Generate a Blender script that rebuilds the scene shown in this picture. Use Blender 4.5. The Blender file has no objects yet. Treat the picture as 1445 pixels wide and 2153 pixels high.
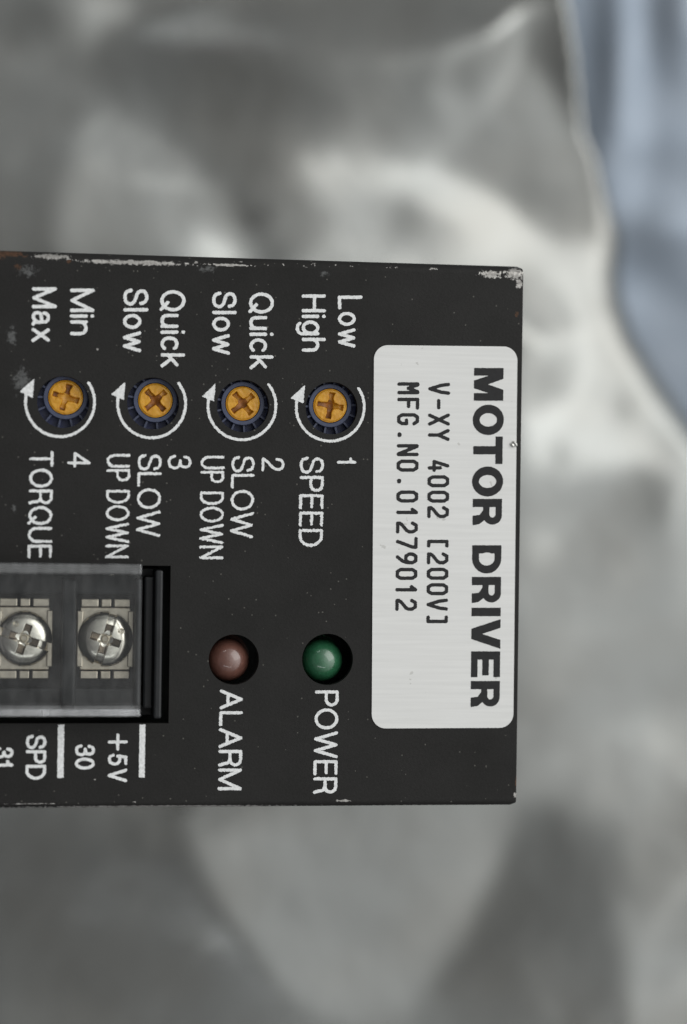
import bpy, bmesh, math
import numpy as np
from mathutils import Vector, Matrix

S = bpy.context.scene
COL = S.collection
MM = 0.001
rng = np.random.default_rng(7)

# ------------------------------------------------------------------ camera
PANEL_Z = 0.110                      # height of the driver's front panel above the table
FPX = 50.0 / 23.6 * 2153.0           # focal length in photo pixels
DIST = 0.251
TH, PH = math.radians(8.4), math.radians(0.78)
AX = Vector((math.sin(TH), 0, -math.cos(TH)))
r0 = Vector((math.cos(TH), 0, math.sin(TH)))
u0 = Vector((0, 1, 0))
CR = r0 * math.cos(PH) + u0 * math.sin(PH)
CU = -r0 * math.sin(PH) + u0 * math.cos(PH)
CPOS = Vector((0, 0, PANEL_Z)) - AX * DIST

cam_d = bpy.data.cameras.new('camera')
cam = bpy.data.objects.new('camera', cam_d)
COL.objects.link(cam)
cam.matrix_world = Matrix(((CR.x, CU.x, -AX.x, CPOS.x), (CR.y, CU.y, -AX.y, CPOS.y),
                           (CR.z, CU.z, -AX.z, CPOS.z), (0, 0, 0, 1)))
cam_d.sensor_fit = 'VERTICAL'
cam_d.sensor_height = 23.6
cam_d.sensor_width = 23.6
cam_d.lens = 50
cam_d.clip_start = 0.01
cam_d.clip_end = 20
cam_d.dof.use_dof = True
cam_d.dof.focus_distance = DIST
cam_d.dof.aperture_fstop = 5.6
cam_d.dof.aperture_blades = 0
S.camera = cam

# ------------------------------------------------------------------ world, lamps, exposure
def lin(r, g, b):
    f = lambda c: (c / 255 / 12.92) if c <= 10 else ((c / 255 + .055) / 1.055) ** 2.4
    return (f(r), f(g), f(b), 1)

W = bpy.data.worlds.new('World')
S.world = W
W.use_nodes = True
wn, wl = W.node_tree.nodes, W.node_tree.links
wn.clear()
wo = wn.new('ShaderNodeOutputWorld')
wb = wn.new('ShaderNodeBackground')
tc = wn.new('ShaderNodeTexCoord')
dp = wn.new('ShaderNodeVectorMath'); dp.operation = 'DOT_PRODUCT'
dp.inputs[1].default_value = Vector((0.80, 0.22, 0.55)).normalized()
rp = wn.new('ShaderNodeValToRGB')
mr = wn.new('ShaderNodeMapRange')
mr.inputs[1].default_value = -1; mr.inputs[2].default_value = 1
e = rp.color_ramp.elements
e[0].position = 0.50; e[0].color = (0.068, 0.067, 0.070, 1)
e[1].position = 1.0; e[1].color = (0.92, 0.93, 0.92, 1)
for p_, c_ in ((0.60, 0.085), (0.72, 0.185), (0.83, 0.36), (0.92, 0.62)):
    m_ = e.new(p_); m_.color = (c_, c_ * 1.01, c_, 1)
wl.new(tc.outputs['Generated'], dp.inputs[0])
wl.new(dp.outputs['Value'], mr.inputs[0])
wl.new(mr.outputs[0], rp.inputs[0])
wl.new(rp.outputs[0], wb.inputs[0])
wb.inputs[1].default_value = 2.4
wl.new(wb.outputs[0], wo.inputs[0])

def area(name, loc, aim, sx, sy, power, col):
    d = bpy.data.lights.new(name, 'AREA')
    d.shape = 'RECTANGLE'; d.size = sx; d.size_y = sy
    d.energy = power; d.color = col
    o = bpy.data.objects.new(name, d); COL.objects.link(o)
    o.location = loc
    o.rotation_euler = (Vector(aim) - Vector(loc)).to_track_quat('-Z', 'Y').to_euler()
    return o
area('ceiling_lamp', (1.15, 0.75, 1.40), (0, 0, 0.1), 1.6, 1.3, 11.0, (1.0, 0.985, 0.95))
area('tube_lamp', (-0.15, -0.95, 1.45), (0, 0, 0.1), 1.3, 0.09, 1.4, (0.95, 0.98, 1.0))
area('tube_lamp_far', (-0.45, 1.10, 0.95), (0, 0, 0.1), 0.4, 0.06, 0.4, (0.95, 0.98, 1.0))

S.view_settings.view_transform = 'Standard'
S.view_settings.look = 'None'
S.view_settings.exposure = 0
S.view_settings.gamma = 1
S.render.engine = 'CYCLES'
S.cycles.use_denoising = True
S.cycles.max_bounces = 10
S.cycles.transparent_max_bounces = 16
S.cycles.sample_clamp_indirect = 4

# ------------------------------------------------------------------ helpers
def at(px, py, h=0.0):
    """photo pixel -> (x, y) in metres on the plane h mm above the front panel"""
    d = CR * ((px - 722.5) / FPX) - CU * ((py - 1076.5) / FPX) + AX
    t = (PANEL_Z + h * MM - CPOS.z) / d.z
    p = CPOS + d * t
    return np.array((p.x, p.y))

def project(X, Y, Z):
    vx, vy, vz = X - CPOS.x, Y - CPOS.y, Z - CPOS.z
    dep = vx * AX.x + vy * AX.y + vz * AX.z
    px = 722.5 + FPX * (vx * CR.x + vy * CR.y + vz * CR.z) / dep
    py = 1076.5 - FPX * (vx * CU.x + vy * CU.y + vz * CU.z) / dep
    return px, py

BASE_Z = 0.016
def link(name, me, mat, parent=None, label=None):
    o = bpy.data.objects.new(name, me)
    COL.objects.link(o)
    if mat is not None and not me.materials:
        for m in (mat if isinstance(mat, (list, tuple)) else [mat]):
            me.materials.append(m)
    if parent is not None:
        o.parent = parent
    if label:
        o['label'] = label
    return o

def mesh(name, verts, faces, smooth=False, mats=None):
    me = bpy.data.meshes.new(name)
    me.from_pydata([tuple(map(float, v)) for v in verts], [], [tuple(int(i) for i in f) for f in faces])
    if mats is not None:
        me.polygons.foreach_set('material_index', np.array(mats, dtype=np.int32))
    if smooth:
        me.polygons.foreach_set('use_smooth', np.ones(len(me.polygons), dtype=bool))
    me.update()
    return me

class MB:
    """collects simple shapes into one mesh"""
    def __init__(s): s.v = []; s.f = []; s.m = []
    def add(s, v, f, m=0):
        b = len(s.v)
        s.v += [tuple(p) for p in v]
        s.f += [tuple(i + b for i in q) for q in f]
        s.m += [m] * len(f)
    def box(s, x0, x1, y0, y1, z0, z1, m=0, bev=0.0):
        bm = bmesh.new()
        bmesh.ops.create_cube(bm, size=1)
        for v in bm.verts:
            v.co = Vector(((x0 + x1) / 2 + v.co.x * (x1 - x0), (y0 + y1) / 2 + v.co.y * (y1 - y0), (z0 + z1) / 2 + v.co.z * (z1 - z0)))
        if bev > 0:
            bmesh.ops.bevel(bm, geom=bm.edges[:], offset=bev, segments=2, profile=.5, affect='EDGES')
        bm.verts.index_update()
        s.add([v.co[:] for v in bm.verts], [[v.index for v in f.verts] for f in bm.faces], m)
        bm.free()
    def lathe(s, prof, cx=0, cy=0, n=64, m=0):
        v = []; f = []
        for (r, z) in prof:
            for k in range(n):
                a = 2 * math.pi * k / n
                v.append((cx + r * math.cos(a), cy + r * math.sin(a), z))
        for i in range(len(prof) - 1):
            for k in range(n):
                k2 = (k + 1) % n
                f.append((i * n + k, i * n + k2, (i + 1) * n + k2, (i + 1) * n + k))
        s.add(v, f, m)
    def rot_box(s, cx, cy, ang, x0, x1, w, z0, z1, m=0):
        c, q = math.cos(ang), math.sin(ang)
        P = lambda x, y, z: (cx + x * c - y * q, cy + x * q + y * c, z)
        v = [P(x, y, z) for z in (z0, z1) for (x, y) in ((x0, -w / 2), (x1, -w / 2), (x1, w / 2), (x0, w / 2))]
        s.add(v, [(3, 2, 1, 0), (4, 5, 6, 7), (0, 1, 5, 4), (1, 2, 6, 5), (2, 3, 7, 6), (3, 0, 4, 7)], m)
    def mesh(s, name, smooth=False): return mesh(name, s.v, s.f, smooth, s.m)

def vnoise(x, y, seed, freq):
    """smooth value noise, vectorised"""
    r = np.random.default_rng(seed).random((64, 64))
    x = x * freq; y = y * freq
    xi = np.floor(x).astype(int); yi = np.floor(y).astype(int)
    fx = x - xi; fy = y - yi
    fx = fx * fx * (3 - 2 * fx); fy = fy * fy * (3 - 2 * fy)
    g = lambda i, j: r[i % 64, j % 64]
    return (g(xi, yi) * (1 - fx) + g(xi + 1, yi) * fx) * (1 - fy) + (g(xi, yi + 1) * (1 - fx) + g(xi + 1, yi + 1) * fx) * fy

def contour(F, xs, ys):
    """faces where F < 0 on a grid; returns vertices (x, y) and faces (marching squares)"""
    ny, nx = F.shape
    verts = {}; V = []; faces = []
    def cid(i, j):
        k = (0, i, j)
        if k not in verts: verts[k] = len(V); V.append((xs[i], ys[j]))
        return verts[k]
    def eid(i0, j0, i1, j1):
        k = (1, i0, j0, i1, j1) if (i0, j0) < (i1, j1) else (1, i1, j1, i0, j0)
        if k not in verts:
            a, b = F[j0, i0], F[j1, i1]
            t = min(.97, max(.03, a / (a - b)))
            verts[k] = len(V)
            V.append((xs[i0] + (xs[i1] - xs[i0]) * t, ys[j0] + (ys[j1] - ys[j0]) * t))
        return verts[k]
    ins = F < 0
    any_ = ins[:-1, :-1] | ins[1:, :-1] | ins[:-1, 1:] | ins[1:, 1:]
    for j, i in zip(*np.nonzero(any_)):
        c = ((i, j), (i + 1, j), (i + 1, j + 1), (i, j + 1))
        q = [ins[b, a] for a, b in c]
        poly = []
        for k in range(4):
            a, b = c[k], c[(k + 1) % 4]
            if q[k]: poly.append(cid(*a))
            if q[k] != q[(k + 1) % 4]: poly.append(eid(*a, *b))
        if len(poly) >= 3: faces.append(poly)
    return np.array(V), faces

# ------------------------------------------------------------------ materials
def mat(name):
    m = bpy.data.materials.new(name); m.use_nodes = True
    n, l = m.node_tree.nodes, m.node_tree.links
    return m, n, l, n['Principled BSDF']

def simple(name, col, rough=.5, metal=0.0, spec=.5, bump=0.0, bscale=4000, var=0.0, vscale=900, coat=0.0):
    m, n, l, b = mat(name)
    b.inputs['Base Color'].default_value = (*col[:3], 1)
    b.inputs['Roughness'].default_value = rough
    b.inputs['Metallic'].default_value = metal
    b.inputs['Specular IOR Level'].default_value = spec
    b.inputs['Coat Weight'].default_value = coat
    t = n.new('ShaderNodeTexCoord')
    if var > 0:
        nz = n.new('ShaderNodeTexNoise'); nz.inputs['Scale'].default_value = vscale; nz.inputs['Detail'].default_value = 4
        l.new(t.outputs['Object'], nz.inputs['Vector'])
        hv = n.new('ShaderNodeMapRange')
        hv.inputs[1].default_value = .3; hv.inputs[2].default_value = .7
        hv.inputs[3].default_value = 1 - var; hv.inputs[4].default_value = 1 + var
        l.new(nz.outputs[0], hv.inputs[0])
        vm = n.new('ShaderNodeVectorMath'); vm.operation = 'SCALE'
        vm.inputs[0].default_value = col[:3]
        l.new(hv.outputs[0], vm.inputs['Scale'])
        l.new(vm.outputs[0], b.inputs['Base Color'])
        rm = n.new('ShaderNodeMapRange')
        rm.inputs[3].default_value = max(.02, rough - .08); rm.inputs[4].default_value = rough + .10
        l.new(nz.outputs[0], rm.inputs[0]); l.new(rm.outputs[0], b.inputs['Roughness'])
    if bump > 0:
        nz2 = n.new('ShaderNodeTexNoise'); nz2.inputs['Scale'].default_value = bscale; nz2.inputs['Detail'].default_value = 3
        l.new(t.outputs['Object'], nz2.inputs['Vector'])
        bp = n.new('ShaderNodeBump'); bp.inputs['Strength'].default_value = bump; bp.inputs['Distance'].default_value = .00005
        l.new(nz2.outputs[0], bp.inputs['Height']); l.new(bp.outputs[0], b.inputs['Normal'])
    return m

def math_(n, l, op, a, b=None):
    q = n.new('ShaderNodeMath'); q.operation = op
    for k, x in enumerate((a, b)):
        if x is None: continue
        if isinstance(x, (int, float)): q.inputs[k].default_value = x
        else: l.new(x, q.inputs[k])
    return q.outputs[0]

def mixc(n, l, fac, a, b):
    q = n.new('ShaderNodeMix'); q.data_type = 'RGBA'
    if isinstance(fac, float): q.inputs[0].default_value = fac
    else: l.new(fac, q.inputs[0])
    for k, x in ((6, a), (7, b)):
        if isinstance(x, tuple): q.inputs[k].default_value = x
        else: l.new(x, q.inputs[k])
    return q.outputs[2]

# chips: photo px centre, px radii, noise strength
CHIPS_METAL = [(285, 552, 135, 6, 1.0), (110, 540, 42, 8, 1.0), (1034, 576, 30, 9, 1.0), (1083, 576, 26, 14, 1.0), (1092, 596, 9, 12, .7),
               (480, 557, 60, 3, 1.1), (720, 1683, 24, 3.0, 1.1), (1083, 1672, 4, 6, .8),
               (330, 1696, 330, 2.6, .5), (880, 1695, 210, 2.2, .5), (200, 1639, 3, 1.6, .3), (70, 1690, 60, 1.2, .5),
               (283, 1686, 4, 1.6, .4), (205, 734, 4, 3, .4), (1098, 1160, 2.5, 22, .6), (1092, 1390, 2, 40, .6)]
CHIPS_RUST = [(15, 533, 42, 11, 1.0), (1087, 660, 4.5, 7, .6), (145, 550, 6, 5, .7), (1086, 1645, 3, 12, .7), (38, 560, 8, 8, 1.3)]
CHIPS_SCUFF = [(45, 800, 20, 36, 1.5), (25, 708, 10, 30, 1.6), (440, 566, 26, 9, 1.5), (60, 570, 26, 14, 1.6), (680, 575, 14, 8, 1.4), (30, 1070, 6, 10, 1.4)]

def panel_paint():
    m, n, l, b = mat('black_panel_paint')
    t = n.new('ShaderNodeTexCoord')
    P = t.outputs['Object']
    def noise(scale, detail=3, rough=.6):
        z = n.new('ShaderNodeTexNoise'); z.inputs['Scale'].default_value = scale
        z.inputs['Detail'].default_value = detail; z.inputs['Roughness'].default_value = rough
        l.new(P, z.inputs['Vector']); return z
    warp = noise(1500, 4, .7)
    w0 = n.new('ShaderNodeVectorMath'); w0.operation = 'SUBTRACT'; w0.inputs[1].default_value = (.5, .5, .5)
    l.new(warp.outputs['Color'], w0.inputs[0])
    fl = n.new('ShaderNodeVectorMath'); fl.operation = 'MULTIPLY'; fl.inputs[1].default_value = (1, 1, 0)
    l.new(P, fl.inputs[0])
    def mask(chips):
        out = None
        for (cx, cy, rx, ry, k) in chips:
            c = at(cx, cy); s = .055 * MM
            sub = n.new('ShaderNodeVectorMath'); sub.operation = 'SUBTRACT'; sub.inputs[1].default_value = (c[0], c[1], 0)
            l.new(fl.outputs[0], sub.inputs[0])
            ws = n.new('ShaderNodeVectorMath'); ws.operation = 'MULTIPLY_ADD'
            ws.inputs[1].default_value = (k * .0016 * min(1, rx / 12), k * .0016 * min(1, ry / 12), 0)
            l.new(w0.outputs[0], ws.inputs[0]); l.new(sub.outputs[0], ws.inputs[2])
            dv = n.new('ShaderNodeVectorMath'); dv.operation = 'MULTIPLY'; dv.inputs[1].default_value = (1 / (rx * s), 1 / (ry * s), 0)
            l.new(ws.outputs[0], dv.inputs[0])
            ln = n.new('ShaderNodeVectorMath'); ln.operation = 'LENGTH'; l.new(dv.outputs[0], ln.inputs[0])
            v = math_(n, l, 'SUBTRACT', 1.0, ln.outputs['Value'])
            out = v if out is None else math_(n, l, 'MAXIMUM', out, v)
        return out
    rag = noise(2600, 5, .75)
    ragc = math_(n, l, 'MULTIPLY', math_(n, l, 'SUBTRACT', rag.outputs[0], .5), 2.6)
    metal = math_(n, l, 'GREATER_THAN', math_(n, l, 'ADD', mask(CHIPS_METAL), ragc), 0.24)
    # scattered small chips along the folded upper edge
    band = mask([(640, 557, 330, 5, .3)])
    dots = math_(n, l, 'MULTIPLY', math_(n, l, 'GREATER_THAN', noise(1700, 3).outputs[0], .64), math_(n, l, 'GREATER_THAN', band, 0.05))
    metal = math_(n, l, 'MAXIMUM', metal, dots)
    rust = math_(n, l, 'GREATER_THAN', math_(n, l, 'ADD', mask(CHIPS_RUST), ragc), 0.2)
    scuffm = n.new('ShaderNodeMapRange'); scuffm.interpolation_type = 'SMOOTHSTEP'
    scuffm.inputs[1].default_value = .1; scuffm.inputs[2].default_value = .9; scuffm.inputs[4].default_value = .75
    l.new(math_(n, l, 'ADD', mask(CHIPS_SCUFF), ragc), scuffm.inputs[0])
    # paint tone
    big = noise(140, 4)
    fine = noise(5200, 2)
    tone = n.new('ShaderNodeValToRGB')
    tone.color_ramp.elements[0].position = .3; tone.color_ramp.elements[0].color = (.0108, .0106, .0100, 1)
    tone.color_ramp.elements[1].position = .7; tone.color_ramp.elements[1].color = (.0188, .0182, .0176, 1)
    l.new(math_(n, l, 'ADD', math_(n, l, 'MULTIPLY', big.outputs[0], .45), math_(n, l, 'MULTIPLY', fine.outputs[0], .55)), tone.inputs[0])
    col = tone.outputs[0]
    # dust specks
    def specks(scale, thr, dens):
        v = n.new('ShaderNodeTexVoronoi'); v.inputs['Scale'].default_value = scale
        l.new(P, v.inputs['Vector'])
        a = math_(n, l, 'LESS_THAN', v.outputs['Distance'], thr)
        sp = n.new('ShaderNodeSeparateColor'); l.new(v.outputs['Color'], sp.inputs[0])
        return math_(n, l, 'MULTIPLY', a, math_(n, l, 'GREATER_THAN', sp.outputs[0], 1 - dens))
    dustd = noise(75, 4)
    dm = math_(n, l, 'GREATER_THAN', dustd.outputs[0], .53)
    sp = math_(n, l, 'MAXIMUM', math_(n, l, 'MULTIPLY', specks(900, .085, .035), dm), math_(n, l, 'MULTIPLY', specks(2200, .20, .06), .4))
    col = mixc(n, l, math_(n, l, 'MULTIPLY', sp, .42), col, (.42, .41, .36, 1))
    col = mixc(n, l, scuffm.outputs[0], col, (.115, .118, .118, 1))
    mcol = n.new('ShaderNodeValToRGB')
    mcol.color_ramp.elements[0].position = .35; mcol.color_ramp.elements[0].color = (.20, .19, .18, 1)
    mcol.color_ramp.elements[1].position = .65; mcol.color_ramp.elements[1].color = (.43, .42, .40, 1)
    l.new(rag.outputs[0], mcol.inputs[0])
    col = mixc(n, l, metal, col, mcol.outputs[0])
    rcol = n.new('ShaderNodeValToRGB')
    rcol.color_ramp.elements[0].position = .38; rcol.color_ramp.elements[0].color = (.035, .022, .014, 1)
    rcol.color_ramp.elements[1].position = .68; rcol.color_ramp.elements[1].color = (.10, .050, .030, 1)
    l.new(rag.outputs[0], rcol.inputs[0])
    col = mixc(n, l, rust, col, rcol.outputs[0])
    l.new(col, b.inputs['Base Color'])
    l.new(math_(n, l, 'MULTIPLY', metal, .55), b.inputs['Metallic'])
    rr = n.new('ShaderNodeMapRange'); rr.inputs[1].default_value = .3; rr.inputs[2].default_value = .7; rr.inputs[3].default_value = .40; rr.inputs[4].default_value = .72
    l.new(noise(55, 5, .65).outputs[0], rr.inputs[0])
    l.new(math_(n, l, 'SUBTRACT', rr.outputs[0], math_(n, l, 'MULTIPLY', metal, .25)), b.inputs['Roughness'])
    b.inputs['Specular IOR Level'].default_value = .155
    bp = n.new('ShaderNodeBump'); bp.inputs['Strength'].default_value = .55; bp.inputs['Distance'].default_value = .00004
    hgt = math_(n, l, 'ADD', noise(3600, 3).outputs[0], math_(n, l, 'ADD', math_(n, l, 'MULTIPLY', sp, .6), math_(n, l, 'MULTIPLY', metal, -.8)))
    l.new(hgt, bp.inputs['Height']); l.new(bp.outputs[0], b.inputs['Normal'])
    return m

M_PANEL = panel_paint()
M_INK = simple('white_silkscreen_ink', (.66, .67, .67), .6, var=.16, vscale=3200, bump=.4, bscale=5000)
M_PRINT = simple('black_label_print', (.017, .017, .018), .5, spec=.2, var=.2, vscale=2000)
M_NAVY = simple('navy_trimmer_plastic', (.018, .030, .120), .42, var=.2, vscale=1500)
M_RIB = simple('blue_grey_trimmer_plastic', (.040, .050, .095), .45, var=.2, vscale=1500)
M_BLACKPL = simple('black_terminal_plastic', (.012, .013, .0145), .40, spec=.3, var=.2, vscale=700, bump=.2, bscale=2500)
M_NICKEL = simple('nickel_plated_steel', (.76, .72, .64), .22, metal=1.0, var=.12, vscale=1500)
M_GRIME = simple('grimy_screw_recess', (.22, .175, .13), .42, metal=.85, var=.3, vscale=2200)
M_PLATE = simple('nickel_clamp_plate', (.58, .52, .43), .36, metal=1.0, var=.18, vscale=1300)
M_BOARD = simple('dark_circuit_board', (.008, .012, .010), .6)
M_BURR = simple('bare_metal_bead', (.5, .5, .48), .3, metal=1.0)

def sticker_mat():
    m, n, l, b = mat('white_sticker_film')
    t = n.new('ShaderNodeTexCoord')
    mp = n.new('ShaderNodeMapping'); mp.inputs['Scale'].default_value = (90, 2600, 1)
    l.new(t.outputs['Object'], mp.inputs['Vector'])
    z = n.new('ShaderNodeTexNoise'); z.inputs['Scale'].default_value = 1; z.inputs['Detail'].default_value = 3
    l.new(mp.outputs[0], z.inputs['Vector'])
    z2 = n.new('ShaderNodeTexNoise'); z2.inputs['Scale'].default_value = 900; z2.inputs['Detail'].default_value = 6
    l.new(t.outputs['Object'], z2.inputs['Vector'])
    z3 = n.new('ShaderNodeTexNoise'); z3.inputs['Scale'].default_value = 90; z3.inputs['Detail'].default_value = 2
    l.new(t.outputs['Object'], z3.inputs['Vector'])
    r = n.new('ShaderNodeValToRGB')
    r.color_ramp.elements[0].position = .3; r.color_ramp.elements[0].color = (.61, .612, .60, 1)
    r.color_ramp.elements[1].position = .7; r.color_ramp.elements[1].color = (.665, .667, .655, 1)
    l.new(z.outputs[0], r.inputs[0])
    d = math_(n, l, 'MULTIPLY', math_(n, l, 'GREATER_THAN', z2.outputs[0], .70), math_(n, l, 'GREATER_THAN', z3.outputs[0], .54))
    c = mixc(n, l, math_(n, l, 'MULTIPLY', d, .35), r.outputs[0], (.25, .24, .21, 1))
    l.new(c, b.inputs['Base Color'])
    b.inputs['Roughness'].default_value = .45
    b.inputs['Specular IOR Level'].default_value = .4
    return m
M_STICKER = sticker_mat()

def dial_mat():
    m, n, l, b = mat('amber_dial_plastic')
    t = n.new('ShaderNodeTexCoord')
    z = n.new('ShaderNodeTexNoise'); z.inputs['Scale'].default_value = 800; z.inputs['Detail'].default_value = 4
    l.new(t.outputs['Object'], z.inputs['Vector'])
    r = n.new('ShaderNodeValToRGB')
    r.color_ramp.elements[0].position = .3; r.color_ramp.elements[0].color = (.46, .205, .010, 1)
    r.color_ramp.elements[1].position = .7; r.color_ramp.elements[1].color = (.62, .315, .018, 1)
    l.new(z.outputs[0], r.inputs[0]); l.new(r.outputs[0], b.inputs['Base Color'])
    b.inputs['Roughness'].default_value = .42
    b.inputs['Subsurface Weight'].default_value = .15
    b.inputs['Subsurface Radius'].default_value = (.0006, .0003, .0001)
    b.inputs['Subsurface Scale'].default_value = 1.0
    return m
M_DIAL = dial_mat()
M_DIAL_SHADE = simple('dial_recess_painted_shade', (.24, .085, .010), .5, var=.35, vscale=1500)  # darker amber that paints depth shade onto the dial's recess faces

def lens_mat(name, col, rough):
    m, n, l, b = mat(name)
    t = n.new('ShaderNodeTexCoord')
    z = n.new('ShaderNodeTexNoise'); z.inputs['Scale'].default_value = 1300; z.inputs['Detail'].default_value = 4
    l.new(t.outputs['Object'], z.inputs['Vector'])
    c = mixc(n, l, z.outputs[0], (col[0] * .7, col[1] * .7, col[2] * .7, 1), (col[0] * 1.3, col[1] * 1.3, col[2] * 1.3, 1))
    l.new(c, b.inputs['Base Color'])
    b.inputs['Roughness'].default_value = rough
    b.inputs['Subsurface Weight'].default_value = .3
    b.inputs['Subsurface Radius'].default_value = (.001, .001, .001)
    b.inputs['Subsurface Scale'].default_value = 1.0
    b.inputs['Coat Weight'].default_value = 1.0
    b.inputs['Coat Roughness'].default_value = .035
    return m
M_GREEN = lens_mat('green_lens', (.021, .108, .050), .34)
M_RED = lens_mat('dull_red_lens', (.135, .060, .045), .4)

def acrylic(name, haze, hazecol, rough=.06, ior=1.45):
    m, n, l, b = mat(name)
    out = n['Material Output']
    tr = n.new('ShaderNodeBsdfTransparent'); tr.inputs[0].default_value = (.90, .91, .91, 1)
    gl = n.new('ShaderNodeBsdfGlossy'); gl.inputs['Roughness'].default_value = rough
    df = n.new('ShaderNodeBsdfDiffuse'); df.inputs[0].default_value = hazecol
    fr = n.new('ShaderNodeFresnel'); fr.inputs[0].default_value = ior
    t = n.new('ShaderNodeTexCoord')
    mp = n.new('ShaderNodeMapping'); mp.inputs['Scale'].default_value = (700, 260, 500)
    l.new(t.outputs['Object'], mp.inputs[0])
    z = n.new('ShaderNodeTexNoise'); z.inputs['Scale'].default_value = 1; z.inputs['Detail'].default_value = 6; z.inputs['Roughness'].default_value = .65
    l.new(mp.outputs[0], z.inputs['Vector'])
    hz = n.new('ShaderNodeMapRange'); hz.inputs[1].default_value = .35; hz.inputs[2].default_value = .75
    hz.inputs[3].default_value = haze * .35; hz.inputs[4].default_value = haze * 1.9
    l.new(z.outputs[0], hz.inputs[0])
    m1 = n.new('ShaderNodeMixShader'); l.new(hz.outputs[0], m1.inputs[0]); l.new(tr.outputs[0], m1.inputs[1]); l.new(df.outputs[0], m1.inputs[2])
    m2 = n.new('ShaderNodeMixShader'); l.new(fr.outputs[0], m2.inputs[0]); l.new(m1.outputs[0], m2.inputs[1]); l.new(gl.outputs[0], m2.inputs[2])
    l.new(m2.outputs[0], out.inputs[0])
    return m
M_CLEAR = acrylic('clear_acrylic', .035, (.55, .55, .55, 1), .05, 1.2)
M_CLEAR_GLINT = acrylic('acrylic_edge_painted_glint', .26, (.7, .71, .73, 1), .09, 2.7)  # glint built into the material: milky haze, more reflective than real acrylic
M_CLEAR_EDGE = acrylic('clear_acrylic_edge', .13, (.5, .51, .52, 1), .12, 1.8)

def foil(name, c0, c1, rough, metal):
    m, n, l, b = mat(name)
    t = n.new('ShaderNodeTexCoord')
    z = n.new('ShaderNodeTexNoise'); z.inputs['Scale'].default_value = 45; z.inputs['Detail'].default_value = 3
    l.new(t.outputs['Object'], z.inputs['Vector'])
    c = n.new('ShaderNodeValToRGB')
    c.color_ramp.elements[0].position = .35; c.color_ramp.elements[0].color = c0
    c.color_ramp.elements[1].position = .65; c.color_ramp.elements[1].color = c1
    l.new(z.outputs[0], c.inputs[0]); l.new(c.outputs[0], b.inputs['Base Color'])
    b.inputs['Metallic'].default_value = metal
    b.inputs['Roughness'].default_value = rough
    z2 = n.new('ShaderNodeTexNoise'); z2.inputs['Scale'].default_value = 160; z2.inputs['Detail'].default_value = 3
    l.new(t.outputs['Object'], z2.inputs['Vector'])
    bp = n.new('ShaderNodeBump'); bp.inputs['Strength'].default_value = .15; bp.inputs['Distance'].default_value = .001
    l.new(z2.outputs[0], bp.inputs['Height']); l.new(bp.outputs[0], b.inputs['Normal'])
    return m
M_FOIL = foil('silver_foil_film', (.208, .209, .199, 1), (.232, .239, .233, 1), .26, 1.0)
M_BLUE = foil('blue_grey_plastic_film', (.155, .185, .225, 1), (.215, .245, .285, 1), .45, .7)
M_TABLE = simple('grey_table_laminate', (.32, .32, .33), .45, var=.1, vscale=200)

# ------------------------------------------------------------------ setting: table
tb = MB(); tb.box(-.7, .7, -.6, .6, -.03, 0, bev=.003)
o = link('tabletop', tb.mesh('tabletop'), M_TABLE); o['kind'] = 'structure'

# ------------------------------------------------------------------ the crumpled bag and the film under it
def soft(d, w): # 1 inside (d<0), 0 outside, soft over +-w
    return 1 / (1 + np.exp(np.clip(d / w * 2.2, -40, 40)))
def seg_poly(px, py, poly):
    """signed distance to polygon (px)"""
    d = np.full(px.shape, 1e18); s = np.ones(px.shape)
    n = len(poly)
    for i in range(n):
        ax, ay = poly[i]; bx, by = poly[i - 1]
        ex, ey = bx - ax, by - ay
        wx, wy = px - ax, py - ay
        t = np.clip((wx * ex + wy * ey) / (ex * ex + ey * ey), 0, 1)
        d = np.minimum(d, (wx - ex * t) ** 2 + (wy - ey * t) ** 2)
        c1 = py >= ay; c2 = py < by; c3 = ex * wy > ey * wx
        s = np.where((c1 & c2 & c3) | (~c1 & ~c2 & ~c3), -s, s)
    return s * np.sqrt(d)

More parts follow.
